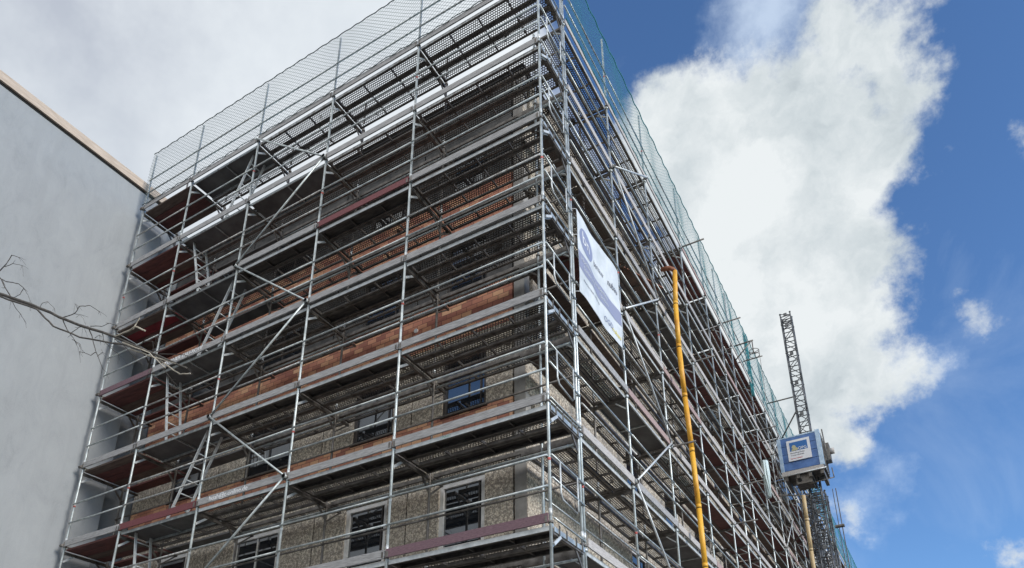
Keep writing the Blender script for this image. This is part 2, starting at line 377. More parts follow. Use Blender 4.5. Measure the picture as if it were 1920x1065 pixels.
# ------------------------------------------------------------------ apartment building under renovation
XB, YA, ROOF = -1.25, 1.60, 12.05
bd = thing('apartment_building', 'concrete panel apartment block with brick bands wrapped in scaffolding', 'building', (-1.25,1.6,GZ))
w = MB(); w.box((-12.84,YA+.22,GZ),(XB-.22,58,ROOF-.1),'dark_joint'); w.build('core_wall', bd)
w = MB(); w.box((-12.8,YA-.02,ROOF-.1),(XB+.02,58.3,ROOF-.02),'bitumen'); w.box((-12.8,YA-.05,ROOF-.02),(XB+.05,58.3,ROOF+.02),'weathered_steel'); w.build('roof', bd)
ST = 2.84
sills = [3.42+ST*k for k in range(-3, 4)]                      # window sills, -5.1 .. 11.9
wins_a = [(-3.15,-2.13),(-5.45,-4.38),(-8.72,-7.28),(-11.35,-10.25)]
def window(u0, u1, z0, z1, face, white):
    fr = 'window_frame_white' if white else 'window_frame_dark'
    def P(u, d, z): return (u, YA+d, z) if face == 'A' else (XB-d, u, z)
    def bx(mb, ua, ub, da, db, za, zb, m):
        a, b = P(ua, da, za), P(ub, db, zb); mb.box(tuple(min(a[i], b[i]) for i in range(3)), tuple(max(a[i], b[i]) for i in range(3)), m)
    f = MB(); t_ = .09 if white else .06
    bx(f,u0,u0+t_,.03,.13,z0,z1,fr); bx(f,u1-t_,u1,.03,.13,z0,z1,fr); bx(f,u0+t_,u1-t_,.03,.13,z0,z0+t_,fr); bx(f,u0+t_,u1-t_,.03,.13,z1-t_,z1,fr)
    um = u0+(u1-u0)*(.85 if u1-u0 < 1.2 else .5); bx(f,um-.014,um+.014,.05,.12,z0+t_,z1-t_,'window_frame_dark' if u1-u0 < 1.2 else fr)
    o = f.build('window', bd)
    s_ = MB(); bx(s_,u0-.03,u1+.03,-.05,.03,z0-.05,z0-.005,'sill_metal' if not white else 'window_frame_white'); s_.build('sill', o)
    g_ = MB(); bx(g_,u0+t_,u1-t_,.075,.085,z0+t_,z1-t_,'window_glass'); g_.build('pane', o)
for k, z0 in enumerate(sills):
    z1 = z0+1.36; zt = z0-(ST-1.36)           # wall between zt and z0 is the spandrel
    bz = z0-.58 if k == 3 else z0-1.12         # top of the storey below / brick
    if z0 > 11: bz = z0-1.2; zt2 = ROOF-.1
    hasb = k >= 3
    e = MB()
    top = min(z0, ROOF-.1)
    if hasb:
        fm = 'brick_gable' if z0 < 10 else 'dark_panel'; e.box((-12.78,YA+.01,bz+.012),(-1.545,YA+.2,top-.006),fm); e.build('brick_band' if z0 < 10 else 'dark_band', bd)
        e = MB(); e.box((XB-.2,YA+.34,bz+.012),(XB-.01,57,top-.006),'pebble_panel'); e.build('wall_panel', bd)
    else: bz = z0
    # pebble strips under the brick
    for (u0,u1) in ((-12.78,-9.62),(-9.58,-6.32),(-6.28,-3.92),(-3.88,-1.545)):
        e = MB(); e.box((u0,YA,zt+.012),(u1,YA+.2,min(bz,ROOF-.12)-.012),'pebble_panel' if z0 < 8 else 'dark_panel'); e.build('wall_panel', bd)
    # pebble piers between the windows
    if z1 < ROOF:
        edges = [-12.78]
        for (a_,b_) in reversed(wins_a): edges += [a_, b_]
        edges += [-1.545]
        js = {-6.3, -9.6, -3.9}
        for i in range(0, len(edges), 2):
            a_, b_ = edges[i], edges[i+1]; cuts = [a_]+[j for j in sorted(js) if a_ < j < b_]+[b_]
            for c0, c1 in zip(cuts, cuts[1:]):
                e = MB(); e.box((c0+(.014 if c0 != a_ else 0),YA,z0+.004),(c1-(.014 if c1 != b_ else 0),YA+.2,z1),'pebble_panel' if z0 < 5 else 'dark_panel'); e.build('wall_panel', bd)
        for i, (a_,b_) in enumerate(wins_a): window(a_,b_,z0,z1,'A', k <= 2)
    # corner strip
e = MB(); e.box((-1.50,YA-.005,GZ),(XB-.012,YA+.2,ROOF-.1),'concrete'); e.build('corner_strip', bd)
wb = [(6.55,7.65),(9.3,10.5),(11.9,13.1),(15.0,16.2),(18.2,19.4),(21.4,22.6),(24.6,25.8),(27.8,29.0),(31,32.2),(34.2,35.4),(37.4,38.6),(40.6,41.8),(43.8,45),(47,48.2)]
bp_ = Parts('wall_panel', bd)
for k, z0 in enumerate(sills):
    z1 = z0+1.36; zt = z0-(ST-1.36); hasb = k >= 3; bz = (z0-.58 if k == 3 else z0-1.12) if hasb else z0
    for (u0,u1) in ((YA,5.38),(5.42,8.58),(8.62,14.1),(14.14,20),(20.04,26),(26.04,57)):
        e = MB(); e.box((XB-.2,u0,zt+.012),(XB,u1,min(bz,ROOF-.12)-.012),'pebble_panel'); bp_.add(e,(XB,u0,z0))
    if z1 < ROOF:
        prev = YA
        for (a_,b_) in wb+[(57,57)]:
            e = MB(); e.box((XB-.2,prev,z0+.004),(XB,a_,z1),'pebble_panel'); bp_.add(e,(XB,a_,z0)); prev = b_
        for (a_,b_) in wb:
            if z0 > 0 and a_ < 36: window(a_,b_,z0,z1,'B',True)
bp_.flush(40)
e = MB(); e.disc((-3.9,YA+.012,5.74),(0,-1,0),.05,.03,'paint_white'); e.build('vent_cap', bd, 'small round white cap on the brick band')

# ------------------------------------------------------------------ scaffolds
H = 2.0; LV = list(range(-1, 7))
XS = [-12.425,-10.425,-7.94,-5.455,-2.97,0.0]
DZ = -.08; WA = 1.06; R = .0242
SA = thing('gable_scaffold', 'steel scaffold along the shaded gable wall, ending at the white neighbouring wall', 'scaffold', (-6.2,0,GZ))
def standard(x, y, top, m='galvanised_steel', tape=True, z0=GZ):
    e = MB(); e.tube([(x,y,z0),(x,y,top)], R, m, 10)
    for k in LV:
        z = k*H
        if z+.1 < top:
            e.tube([(x,y,z+.06),(x,y,z+.17)], R*1.12, 'bright_steel', 10)
            e.disc((x,y,z-.06),(0,0,1),R*1.7,.035,'weathered_steel',10)
            if tape and z+1 < top: e.tube([(x,y,z+.94),(x,y,z+.985)], R*1.06, 'red_tape' if (k+int(x*3)) % 3 == 0 else 'bright_steel', 10)
    return e
def punched_plank(e, u0, u1, v0, v1, z, axis, sheet, solid='weathered_steel'):
    def P(u, v, zz): return (u, v, zz) if axis == 0 else (v, u, zz)
    def bx(ua, ub, va, vb, za, zb, m):
        a, b = P(ua, va, za), P(ub, vb, zb); e.box(tuple(min(a[i], b[i]) for i in range(3)), tuple(max(a[i], b[i]) for i in range(3)), m)
    e.quad([P(u0,v0+.012,z), P(u1,v0+.012,z), P(u1,v1-.012,z), P(u0,v1-.012,z)], sheet)
    bx(u0,u1,v0,v0+.012,z-.07,z+.004,solid); bx(u0,u1,v1-.012,v1,z-.07,z+.004,solid)
    bx(u0,u1,v0+.012,v0+.045,z-.072,z-.064,solid); bx(u0,u1,v1-.045,v1-.012,z-.072,z-.064,solid)
    bx(u0,u0+.05,v0+.012,v1-.012,z-.06,z-.004,solid); bx(u1-.05,u1,v0+.012,v1-.012,z-.06,z-.004,solid)
    n = max(2, int(round((u1-u0)/.72)))
    for j in range(1, n):
        uu = u0+(u1-u0)*j/n; bx(uu-.012,uu+.012,v0+.012,v1-.012,z-.05,z-.004,solid)
def solid_plank(e, u0, u1, v0, v1, z, axis, m, rail='galvanised_steel'):
    def P(u, v, zz): return (u, v, zz) if axis == 0 else (v, u, zz)
    def bx(ua, ub, va, vb, za, zb, mm):
        a, b = P(ua, va, za), P(ub, vb, zb); e.box(tuple(min(a[i], b[i]) for i in range(3)), tuple(max(a[i], b[i]) for i in range(3)), mm)
    bx(u0,u1,v0+.02,v1-.02,z-.014,z-.002,m)
    bx(u0,u1,v0,v0+.02,z-.06,z+.002,rail); bx(u0,u1,v1-.02,v1,z-.06,z+.002,rail)
    n = max(2, int(round((u1-u0)/1.0)))
    for j in range(1, n):
        uu = u0+(u1-u0)*j/n; bx(uu-.015,uu+.015,v0+.02,v1-.02,z-.045,z-.014,rail)
def boards(e, u0, u1, vs, z, axis, ms):
    for i in range(len(vs)-1):
        m = ms[i % len(ms)]; zz = z+(i % 2)*.002
        a = (u0, vs[i]+.004) if axis == 0 else (vs[i]+.004, u0); b = (u1, vs[i+1]-.004) if axis == 0 else (vs[i+1]-.004, u1)
        e.box((min(a[0],b[0]),min(a[1],b[1]),zz-.045),(max(a[0],b[0]),max(a[1],b[1]),zz), m)
# standards
ps = Parts('standard', SA)
for i, x in enumerate(XS):
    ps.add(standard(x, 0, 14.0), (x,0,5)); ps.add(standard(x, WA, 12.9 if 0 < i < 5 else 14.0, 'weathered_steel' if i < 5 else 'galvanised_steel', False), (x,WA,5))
ps.flush()
pt = Parts('transom', SA); pd = Parts('deck', SA); pb = Parts('toe_board', SA); pg = Parts('guardrail', SA); pk = Parts('bracket', SA); pc = Parts('console_deck', SA); pl = Parts('ledger', SA)
for k in LV:
    z = k*H+DZ
    for i, x in enumerate(XS):
        e = MB(); e.box((x-.026,.02,z-.135),(x+.026,WA-.02,z-.075), 'weathered_steel')
        e.beam((x,.02,z-.32),(x,.26,z-.12),.02,.045,'bright_steel'); e.beam((x,WA-.02,z-.38),(x,WA-.26,z-.12),.02,.045,'weathered_steel')
        e.box((x-.02,.0,z-.03),(x+.02,.05,z+.03),'galvanised_steel')
        pt.add(e, (x,0,z))
        if i < 5 and k < 6:
            e = MB(); e.box((x-.02,WA+.02,z-.12),(x+.02,WA+.40,z-.075),'weathered_steel'); e.beam((x,WA+.02,z-.42),(x,WA+.36,z-.12),.02,.03,'weathered_steel'); pk.add(e, (x,WA,z))
    for i in range(5):
        x0, x1 = XS[i]+.035, XS[i+1]-.035; e = MB()
        if i == 0:
            boards(e, x0, x1, [.03,.27,.50,.73,.96], z-.01, 0, (['ply_brown','ply_red','ply_dark_red','ply_brown'] if k == 4 else ['ply_dark_red','ply_dark_red','ply_brown','ply_dark_red'] if k % 2 else ['ply_brown','ply_dark_red','ply_dark_red','ply_brown']))
            lb = 'dark red plywood deck boards next to the white wall'
        elif i == 1 or (i == 2 and k in (5,)):
            solid_plank(e, x0, x1, .03, .64, z, 0, 'ply_grey'); punched_plank(e, x0, x1, .66, .955, z, 0, 'punched_steel_gable'); lb = 'grey panel deck with a ladder hatch'
        else:
            for j in range(3): punched_plank(e, x0, x1, .03+j*.31, .03+j*.31+.295, z, 0, 'dirty_steel' if (k < 2 and j in (0,2) and (i+k) % 3) or (k in (2,4) and j == 0 and i != 4) or (k == 3 and j == 1 and i == 3) else 'punched_steel_gable')
            e.box((x0,.016,z-.076),(x1,.029,z-.004),'bright_steel' if k < 5 else 'aged_steel'); lb = None
        pd.add(e, (x0,0,z), lb)
        if k < 6:
            e = MB()
            if i in (0,1) : boards(e, x0, x1, [WA+.07,WA+.36], z-.01, 0, ['ply_dark_red' if i == 0 else 'ply_grey'])
            else: punched_plank(e, x0, x1, WA+.06, WA+.36, z-.002, 0, 'punched_steel_gable')
            pc.add(e, (x0,WA,z))
        tm = {0:'board_red' if k in (0,) else 'board_purple' if k in (3,) else 'board_grey', 1:'board_red' if k == 1 else 'board_grey', 2:'board_grey', 3:'board_purple' if k == 9 else 'board_grey', 4:'board_purple' if k == 0 else 'board_grey'}[i]
        if k == 4 and i == 3: tm = 'board_red'
        e = MB(); dz = random.uniform(-.014,.012); e.box((XS[i]+.02,-.052,z+.018+dz),(XS[i+1]-.02,-.026,z+.165+dz), tm)
        for xe in (XS[i]+.05, XS[i+1]-.05): e.box((xe-.02,-.056,z+.03),(xe+.02,-.0225,z+.13),'weathered_steel')
        pb.add(e, (x0,0,z), {'board_red':'red toe board','board_purple':'purple brown toe board'}.get(tm))
        for h in (.52-DZ,1.02-DZ):
            if True:
                e = MB(); d = random.uniform(-.02,.02); a = XS[i]; b = XS[i+1]
                e.tube([(a+.01,-.043,z+h+d),((a+b)/2,-.043,z+h+d/2-.006),(b-.01,-.043,z+h)], .019, random.choice(['galvanised_steel','galvanised_steel','aged_steel']), 8); pg.add(e, (a,0,z+h))
        if k < 6:
            e = MB(); e.tube([(XS[i],WA-.04,z+1.0-DZ),(XS[i+1],WA-.04,z+1.0-DZ)], .019, 'weathered_steel', 6); pl.add(e, (x0,WA,z))
            if i > 1:
                e = MB(); e.tube([(XS[i],WA+.05,z-.17),(XS[i+1],WA+.05,z-.17)], .024, 'galvanised_steel', 8); pl.add(e, (x0,WA,z))
for p in (pt,pd,pb,pg,pk,pc,pl): p.flush()
# zigzag diagonal braces
for k in range(-1, 6):
    a, b = (3, 2) if k % 2 else (2, 3)
    pa = (XS[a],-.075,k*H+.0); pb2 = (XS[b],-.075,(k+1)*H+.0)
    e = MB(); e.tube([pa, pb2], .021, 'galvanised_steel', 8)
    for q in (pa, pb2): e.disc((q[0],-.11,q[2]),(0,1,0),.045,.09,'bright_steel',10)
    e.build('diagonal_brace', SA)
# end guard rails with hanging loops at the open corner
for k in range(-1, 7):
    z = k*H; e = MB()
    e.tube([(.035,.0,z+1.04),(.045,1.12,z+1.0)], .0175, 'galvanised_steel', 8)
    e.tube([(.045,.0,z+.66),(.045,1.1,z+.62)], .0175, 'galvanised_steel', 8)
    if k < 6:
        e.tube([(.05,.26,z+1.02),(.05,.26,z+.52),(.05,.32,z+.42),(.05,.80,z+.37),(.05,.86,z+.43),(.05,.86,z+1.0)], .014, 'bright_steel', 8)
    e.build('end_guard', SA)
    e = MB(); e.box((.03,.04,z-.18),(.042,1.06,z-.105),'galvanised_steel'); e.tube([(.04,.02,z+.03),(.04,1.1,z+.01)], .014, 'galvanised_steel', 8)
    for yy in (.18,.42,.74,.96): e.box((.042,yy-.012,z-.2),(.056,yy+.012,z-.05),'weathered_steel')
    e.beam((.036,.02,z-.38),(.036,.24,z-.2),.02,.045,'bright_steel'); e.build('end_toe_board', SA)
# wall side end rail at the left
for k in range(0, 7):
    e = MB(); z = k*H; e.tube([(XS[0]-.03,-.09,z-.02),(XS[0]-.03,WA+.1,z-.02)], .022, 'weathered_steel', 8); e.disc((XS[0]-.07,-.06,z-.02),(1,0,0),.035,.1,'weathered_steel',10); e.build('tie_tube', SA)
# sprayed lettering on two toe boards
text_mesh('huah@t-online.de', .15, (-7.55,-.054,1*H+.055+DZ), (1,0,0), (0,0,1), 'paint_white', 'lettering', SA)
text_mesh('KORNER-BAU-ROW', .145, (-9.95,-.054,3*H+.05+DZ), (1,0,0), (0,0,1), 'paint_white', 'lettering', SA)
text_mesh('LINNET', .06, (-2.0,.0175,1*H-.064+DZ), (1,0,0), (0,0,1), 'paint_green', 'lettering', SA)

# ---- long side scaffold
YS = [1.13,3.45,5.97,8.92,11.4,13.05,14.55,17.3,19.8]
while YS[-1] < 52: YS.append(YS[-1]+2.485)
WB = .70; ZT = 14.3
SB = thing('long_side_scaffold', 'steel scaffold receding along the sunlit long side behind the banner and yellow chute', 'scaffold', (0,20,GZ))
ps = Parts('standard', SB)
for i, y in enumerate(YS):
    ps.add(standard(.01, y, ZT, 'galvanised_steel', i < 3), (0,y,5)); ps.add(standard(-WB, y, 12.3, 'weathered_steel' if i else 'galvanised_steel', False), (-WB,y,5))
ps.flush()
pt = Parts('transom', SB); pd = Parts('deck', SB); pb = Parts('toe_board', SB); pg = Parts('guardrail', SB); pk = Parts('bracket', SB); pc = Parts('console_deck', SB); pl = Parts('ledger', SB)
def vis(y, z): return z+.2 >= (-2 if y < 9 else 0 if y < 17 else 2 if y < 24 else 4 if y < 32 else 6)
brd = random.Random(11)
for k in LV:
    z = k*H+DZ
    for i, y in enumerate(YS):
        if not vis(y, z): continue
        e = MB(); e.box((-WB+.02,y-.026,z-.135),(-.02,y+.026,z-.075),'weathered_steel'); e.beam((-.02,y,z-.30),(-.24,y,z-.12),.045,.02,'bright_steel')
        e.disc((.01,y,z-.06),(0,0,1),.045,.05,'galvanised_steel',8); pt.add(e,(0,y,z))
        if k < 6: e = MB(); e.box((-WB-.40,y-.02,z-.12),(-WB-.02,y+.02,z-.075),'weathered_steel'); e.beam((-WB-.02,y,z-.42),(-WB-.36,y,z-.12),.03,.02,'weathered_steel'); pk.add(e,(-WB,y,z))
    for i in range(len(YS)-1):
        y0, y1 = YS[i]+.035, YS[i+1]-.035
        if not vis(y0, z): continue
        e = MB(); rr = brd.random(); lb = None
        if i < 3 and not (k == 3 and i == 0): kind = 'punched' if (i+k) % 3 or k > 4 else 'grey'
        else: kind = 'brown' if rr < .45 else 'red' if rr < .62 else 'grey' if rr < .82 else 'punched'
        if kind == 'punched':
            for j in range(2): punched_plank(e, y0, y1, -.03-j*.345-.32, -.03-j*.345, z, 1, 'punched_steel_long')
        elif kind == 'grey': solid_plank(e, y0, y1, -.665, -.03, z, 1, 'ply_grey'); lb = 'grey panel deck'
        elif kind == 'brown': boards(e, y0, y1, [-.67,-.35,-.03], z-.01, 1, ['ply_brown','ply_dark_red']); lb = 'brown plywood deck'
        else: solid_plank(e, y0, y1, -.665, -.03, z, 1, 'ply_dark_red'); lb = 'dark red plywood deck'
        e.box((-.028,y0,z-.074),(-.014,y1,z-.004),'bright_steel'); pd.add(e,(0,y0,z),lb)
        if k < 6:
            e = MB()
            if brd.random() < .5: punched_plank(e, y0, y1, -WB-.36, -WB-.06, z-.002, 1, 'punched_steel_long')
            else: boards(e, y0, y1, [-WB-.36,-WB-.05], z-.01, 1, ['ply_brown'])
            pc.add(e,(-WB,y0,z))
        e = MB(); tm = 'board_pink' if brd.random() < .12 or (i == 1 and k == 2) else 'board_weathered' if brd.random() < .8 else 'board_grey'
        e.box((.040,YS[i]+.02,z+.018),(.066,YS[i+1]-.02,z+.165),tm); pb.add(e,(0,y0,z), 'reddish brown toe board' if tm == 'board_pink' else None)
        for h in (.52-DZ,1.02-DZ):
            e = MB(); e.tube([(.053,YS[i]+.01,z+h+random.uniform(-.015,.015)),(.053,(YS[i]+YS[i+1])/2,z+h-.006),(.053,YS[i+1]-.01,z+h)], .019, random.choice(['galvanised_steel','galvanised_steel','aged_steel']), 7); pg.add(e,(0,y0,z+h))
        if k < 6:
            for (xx,hh) in ((-WB+.03,1.0),):
                e = MB(); e.tube([(xx,YS[i],z+hh),(xx,YS[i+1],z+hh)], .018, 'galvanised_steel', 6); pl.add(e,(xx,y0,z+hh))
for p in (pt,pd,pb,pg,pk,pc,pl): p.flush()
for (bay, ks) in ((1, range(-1,6)), (8, range(1,6)), (13, range(2,6))):
    for k in ks:
        a, b = (bay, bay+1) if k % 2 else (bay+1, bay)
        pa = (.085,YS[a],k*H); pb2 = (.085,YS[b],(k+1)*H); e = MB(); e.tube([pa,pb2], .022, 'bright_steel', 8)
        for q in (pa,pb2): e.disc((.05,q[1],q[2]),(1,0,0),.045,.07,'bright_steel',10)
        e.build('diagonal_brace', SB)
for (y,z,l0,l1) in ((8.92,8.0,-.9,.62),(5.97,3.96,-.9,.62),(8.8,11.95,-.8,.75),(14.5,8.0,-.8,.7),(17.3,9.9,-.8,.7),(13.05,5.9,-.8,.7),(11.4,4.0,-.8,.7),(16,12.2,-.5,.8),(13.2,12.1,-.8,.7),(22.3,4.0,-.8,.8)):
    e = MB(); e.tube([(l0,y+.06,z-.02),(l1,y+.06,z-.02)], .024, 'weathered_steel', 8); e.disc((.03,y+.06,z-.02),(1,0,0),.04,.06,'galvanised_steel',8); e.build('tie_tube', SB)
# a leaning board behind the rails
e = MB(); e.beam((-.55,4.4,8.05),(-.12,6.4,8.62),.5,.02,'chestnut_ply'); e.build('plywood_sheet', SB, 'loose chestnut brown plywood sheet high on the scaffold')

# ------------------------------------------------------------------ ladders
def ladder(top, bot, w, label):
    th = thing('ladder', label, 'ladder', bot, 'ladders inside the gable scaffold')
    tp, bt = Vector(top), Vector(bot); d = Vector((0,w/2,0))
    for s_ in (-1,1):
        e = MB(); e.beam(bt+d*s_, tp+d*s_, .026, .05, 'bright_steel', (0,1,0)); e.build('side_rail', th)
    n = 7
    for j in range(1, n):
        q = bt.lerp(tp, j/n); e = MB(); e.tube([q-d,q+d], .014, 'bright_steel', 6); e.build('rung', th)
LX = {5:(-10.15,-9.55),4:(-8.25,-9.15),3:(-10.15,-9.70),2:(-8.25,-9.15),1:(-10.15,-9.75),6:(-8.30,-9.10)}
LN = {6:'ladder from the topmost deck, hanging above the sky gap',5:'ladder leaning right under the second deck from the top',4:'ladder leaning left over the third level down, in front of dark decks',3:'ladder standing just above and behind the branch tips',
      2:'ladder leaning left across the windowed level beside brick band',1:'lowest ladder, cut by the bottom edge of the picture'}
for k in sorted(LX, reverse=True):
    xt, xb = LX[k]; ladder((xt,.38,k*H-.02),(xb,.38,(k-1)*H+.01),.36,LN[k])

# ------------------------------------------------------------------ safety nets
def net_geo(P, L, Ht, px, pz, r, amp):
    nu = int(L/px); nv = int(Ht/pz); I, J = np.meshgrid(np.arange(nu+1), np.arange(nv+1), indexing='ij')
    ok = (I+J) % 2 == 0; E0 = []; E1 = []
    for dj in (1,-1):
        a = ok & (I < nu) & (J+dj <= nv) & (J+dj >= 0)
        E0.append(np.stack([I[a],J[a]],1)); E1.append(np.stack([I[a]+1,J[a]+dj],1))
    E0 = np.concatenate(E0).astype(float); E1 = np.concatenate(E1).astype(float)
    def pos(E):
        u = E[:,0]*L/nu; v = E[:,1]*Ht/nv
        uu = u+amp*.5*np.sin(v*3.1+u*1.3); vv = v+amp*(np.sin(u*2.3)*.6+np.sin(u*5.1+1)*.3)*(v/Ht)*1.0+amp*.5*np.sin(u*1.9+v*2)
        out = amp*1.4*np.sin(u*2.6+1)*np.sin(v*math.pi/Ht)
        return P(uu, vv, out)
    A, B = pos(E0), pos(E1); D = B-A; D /= np.linalg.norm(D,axis=1,keepdims=True)
    ref = P(np.array([0.]),np.array([0.]),np.array([1.]))-P(np.array([0.]),np.array([0.]),np.array([0.])); s1 = np.cross(D,ref); s2 = np.cross(D,s1)
    n = len(A); V = np.zeros((n,6,3))
    for q in range(3):
        an = 2*math.pi*q/3; off = (s1*math.cos(an)+s2*math.sin(an))*r; V[:,q] = A+off; V[:,3+q] = B+off
    V = V.reshape(-1,3); base = np.arange(n)[:,None]*6
    Fc = np.concatenate([base+np.array([[q,(q+1)%3,3+(q+1)%3,3+q]]) for q in range(3)])
    return V, Fc
def raw_obj(name, V, Fc, m, parent=None):
    me = bpy.data.meshes.new(name); me.vertices.add(len(V)); me.vertices.foreach_set('co', V.ravel())
    me.loops.add(Fc.size); me.loops.foreach_set('vertex_index', Fc.ravel().astype(np.int32)); me.polygons.add(len(Fc))
    me.polygons.foreach_set('loop_start', (np.arange(len(Fc))*4).astype(np.int32)); me.materials.append(MATS[m]); me.update(calc_edges=True)
    o = bpy.data.objects.new(name, me); COL.objects.link(o); attach(o, parent); return o
def rope(P, L, z, n, amp, m='rope', r=.011):
    e = MB(); pts = []
    for j in range(n+1):
        u = L*j/n; q = P(np.array([u]), np.array([z+amp*math.sin(j*1.9)+amp*.6*math.sin(j*.7)]), np.array([amp*math.cos(j*1.3)]))[0]; pts.append(q)
    e.tube(pts, r, m, 5); return e
NA = thing('safety_net', 'grey green safety net along the top of the gable scaffold against grey cloud', 'safety net', (-6.2,-.06,12))
def PA(u, v, o): return np.stack([XS[0]+u, -.075-o, 12.05+v], 1)
LA = XS[5]-XS[0]
V, Fc = net_geo(PA, LA, 1.93, .066, .056, .0036, .022); raw_obj('netting', V, Fc, 'net_grey', NA)
rope(PA, LA, 1.94, 160, .008).build('border_rope', NA); rope(PA, LA, .03, 120, .012, r=.009).build('border_rope', NA)
NB = thing('safety_net', 'turquoise green safety net along the top of the long side against blue sky', 'safety net', (.1,25,12))
LB = YS[-1]-YS[0]
def PB(u, v, o): return np.stack([.075+o, YS[0]+u, 12.05+v], 1)
V1, F1 = net_geo(PB, 13.0, 2.2, .066, .056, .0027, .035)
def PB2(u, v, o): return np.stack([.075+o, YS[0]+13.0+u+.01, 12.05+v], 1)
V3, F3 = net_geo(PB2, LB-13.1, 2.2, .11, .09, .0048, .04)
raw_obj('netting', V1, F1, 'net_green', NB); raw_obj('netting', V3, F3, 'net_green', NB)
rope(PB, LB, 2.22, 420, .012, 'net_green', .014).build('border_rope', NB); rope(PB, LB, .03, 300, .012, 'net_green', .011).build('border_rope', NB)
# bunched net hanging down one post
e = MB(); rr = random.Random(3)
for j in range(14):
    a0 = rr.uniform(0,6.28); pts = [(.07+.05*math.cos(a0+q*.8), 17.3+.05*math.sin(a0+q*.9), 14.2-q*.26) for q in range(12)]
    e.tube(pts, .010, 'net_green', 4)
e.build('bunched_net', NB)

# ------------------------------------------------------------------ banner
BN = thing('banner', 'white advertising banner with round dark blue logo and lilac band, tied to the scaffold corner', 'banner', (.09,2.1,4.8))
y0, y1, z0, z1 = 1.14, 3.12, 4.80, 6.72; NX, NZ = 40, 24; xb = .105
def bw(y, z): return xb+.022*math.sin((y-y0)*3.4+.4+(z-z0)*.8)+.010*math.sin((y-y0)*9+(z-z0)*4)*math.sin((z-z0)*1.6+.5)
def drape(o, off):
    for v in o.data.vertices: v.co.x = bw(v.co.y, v.co.z)+off+(v.co.x-X2)*.3
    return o
e = MB(); i_ = e.mi('banner_white')
for sd in (0, .006):
    for a in range(NX+1):
        for b in range(NZ+1):
            y = y0+(y1-y0)*a/NX; z = z0+(z1-z0)*b/NZ; e.v.append((bw(y,z)-sd, y, z))
off = (NX+1)*(NZ+1)
for a in range(NX):
    for b in range(NZ):
        q = [a*(NZ+1)+b,(a+1)*(NZ+1)+b,(a+1)*(NZ+1)+b+1,a*(NZ+1)+b+1]
        e.f.append(tuple(q)); e.m.append(i_); e.sm.append(True); e.f.append(tuple(off+x for x in q[::-1])); e.m.append(i_); e.sm.append(True)
e.build('banner_cloth', BN)
X2 = xb+.016
e = MB(); lg_i = e.mi('banner_blue'); NR, NA_ = 8, 32
for q in range(NR+1):
    for w_ in range(NA_):
        an = 2*math.pi*w_/NA_; e.v.append((X2, 1.55+.33*q/NR*math.cos(an), 6.17+.30*q/NR*math.sin(an)))
for q in range(NR):
    for w_ in range(NA_):
        w2 = (w_+1) % NA_; e.f.append((q*NA_+w_, (q+1)*NA_+w_, (q+1)*NA_+w2, q*NA_+w2)); e.m.append(lg_i); e.sm.append(True)
drape(e.build('logo', BN), .004)
def btxt(tx, sz, y, z, m, nm='lettering', sx=1.0, sl=0.0): return drape(text_mesh(tx, sz, (X2,y,z), (0,1,sl), (0,0,1), m, nm, BN, extrude=.001, sx=sx), .009)
btxt('bn', .42, 1.32, 6.06, 'paint_white', 'logo_letters')
btxt('bernauer', .2, 1.92, 5.98, 'banner_ink', sx=.62); btxt('nubau', .22, 2.55, 5.98, 'banner_ink', sx=.8)
e = MB()
for q in range(30):
    ya, yb_ = 1.15+1.96*q/30, 1.15+1.96*(q+1)/30; za = 5.36-.06*q/30; zb_ = 5.36-.06*(q+1)/30; zc = 5.78-.16*q/30; zd = 5.78-.16*(q+1)/30
    for g_ in range(4): e.quad([(X2,ya,za+(zc-za)*g_/4),(X2,yb_,zb_+(zd-zb_)*g_/4),(X2,yb_,zb_+(zd-zb_)*(g_+1)/4),(X2,ya,za+(zc-za)*(g_+1)/4)],'banner_lilac')
drape(e.build('band', BN), .004)
btxt('Hochbau', .13, 1.25, 5.60, 'banner_white', sl=-.04); btxt('Fassadenbau', .13, 1.85, 5.56, 'banner_white', sl=-.04); btxt('Sanierung', .13, 1.35, 5.44, 'banner_white', sl=-.04); btxt('Umbau', .13, 2.15, 5.41, 'banner_white', sl=-.04)
btxt('www.bernauer-nubau.de', .08, 1.3, 5.15, 'banner_ink'); btxt('OGD', .17, 2.32, 4.98, 'banner_blue'); btxt('nubau', .17, 2.66, 4.94, 'banner_yellow')
e = MB()
for (y,z) in ((1.14,6.72),(1.14,6.1),(1.14,4.8),(3.12,6.72),(3.12,5.75),(3.12,4.8)): e.tube([(xb,y,z),(.02,y+(.0 if y < 2 else .30),z+.04)], .008, 'paint_white', 5)
e.build('tie_cord', BN)

# ------------------------------------------------------------------ yellow pipes
def pipe(pts, r, m, label, yoff):
    th = thing('debris_pipe', label, 'pipe', pts[-1])
    for a, b in zip(pts, pts[1:]):
        a, b = Vector(a), Vector(b); d = (b-a).normalized(); e = MB(); e.tube([a, b-d*.012], r, m, 14); e.tube([b-d*.10,b-d*.012], r*1.05, m, 14); e.tube([b-d*.012,b], r*1.04, 'dark_joint', 14); e.build('pipe_section', th)
    return th
pp = pipe([(.33,6.86,9.42),(.35,6.52,8.1),(.35,6.42,6.75),(.35,6.5,5.4),(.35,6.63,4.0),(.35,6.70,2.6),(.35,6.72,1.2),(.35,6.74,-.4),(.35,6.76,-2.2),(.35,6.78,-4.0),(.35,6.8,-5.5)], .061, 'yellow_plastic', 'bright yellow drain pipe hanging down in front of the long side scaffold', 0)
e = MB(); e.tube([(.33,6.86,9.40),(.30,6.84,9.48),(.22,6.80,9.53),(.0,6.75,9.54)], .062, 'chestnut_ply', 12); e.build('inlet_elbow', pp, 'brown elbow at the top of the yellow pipe')
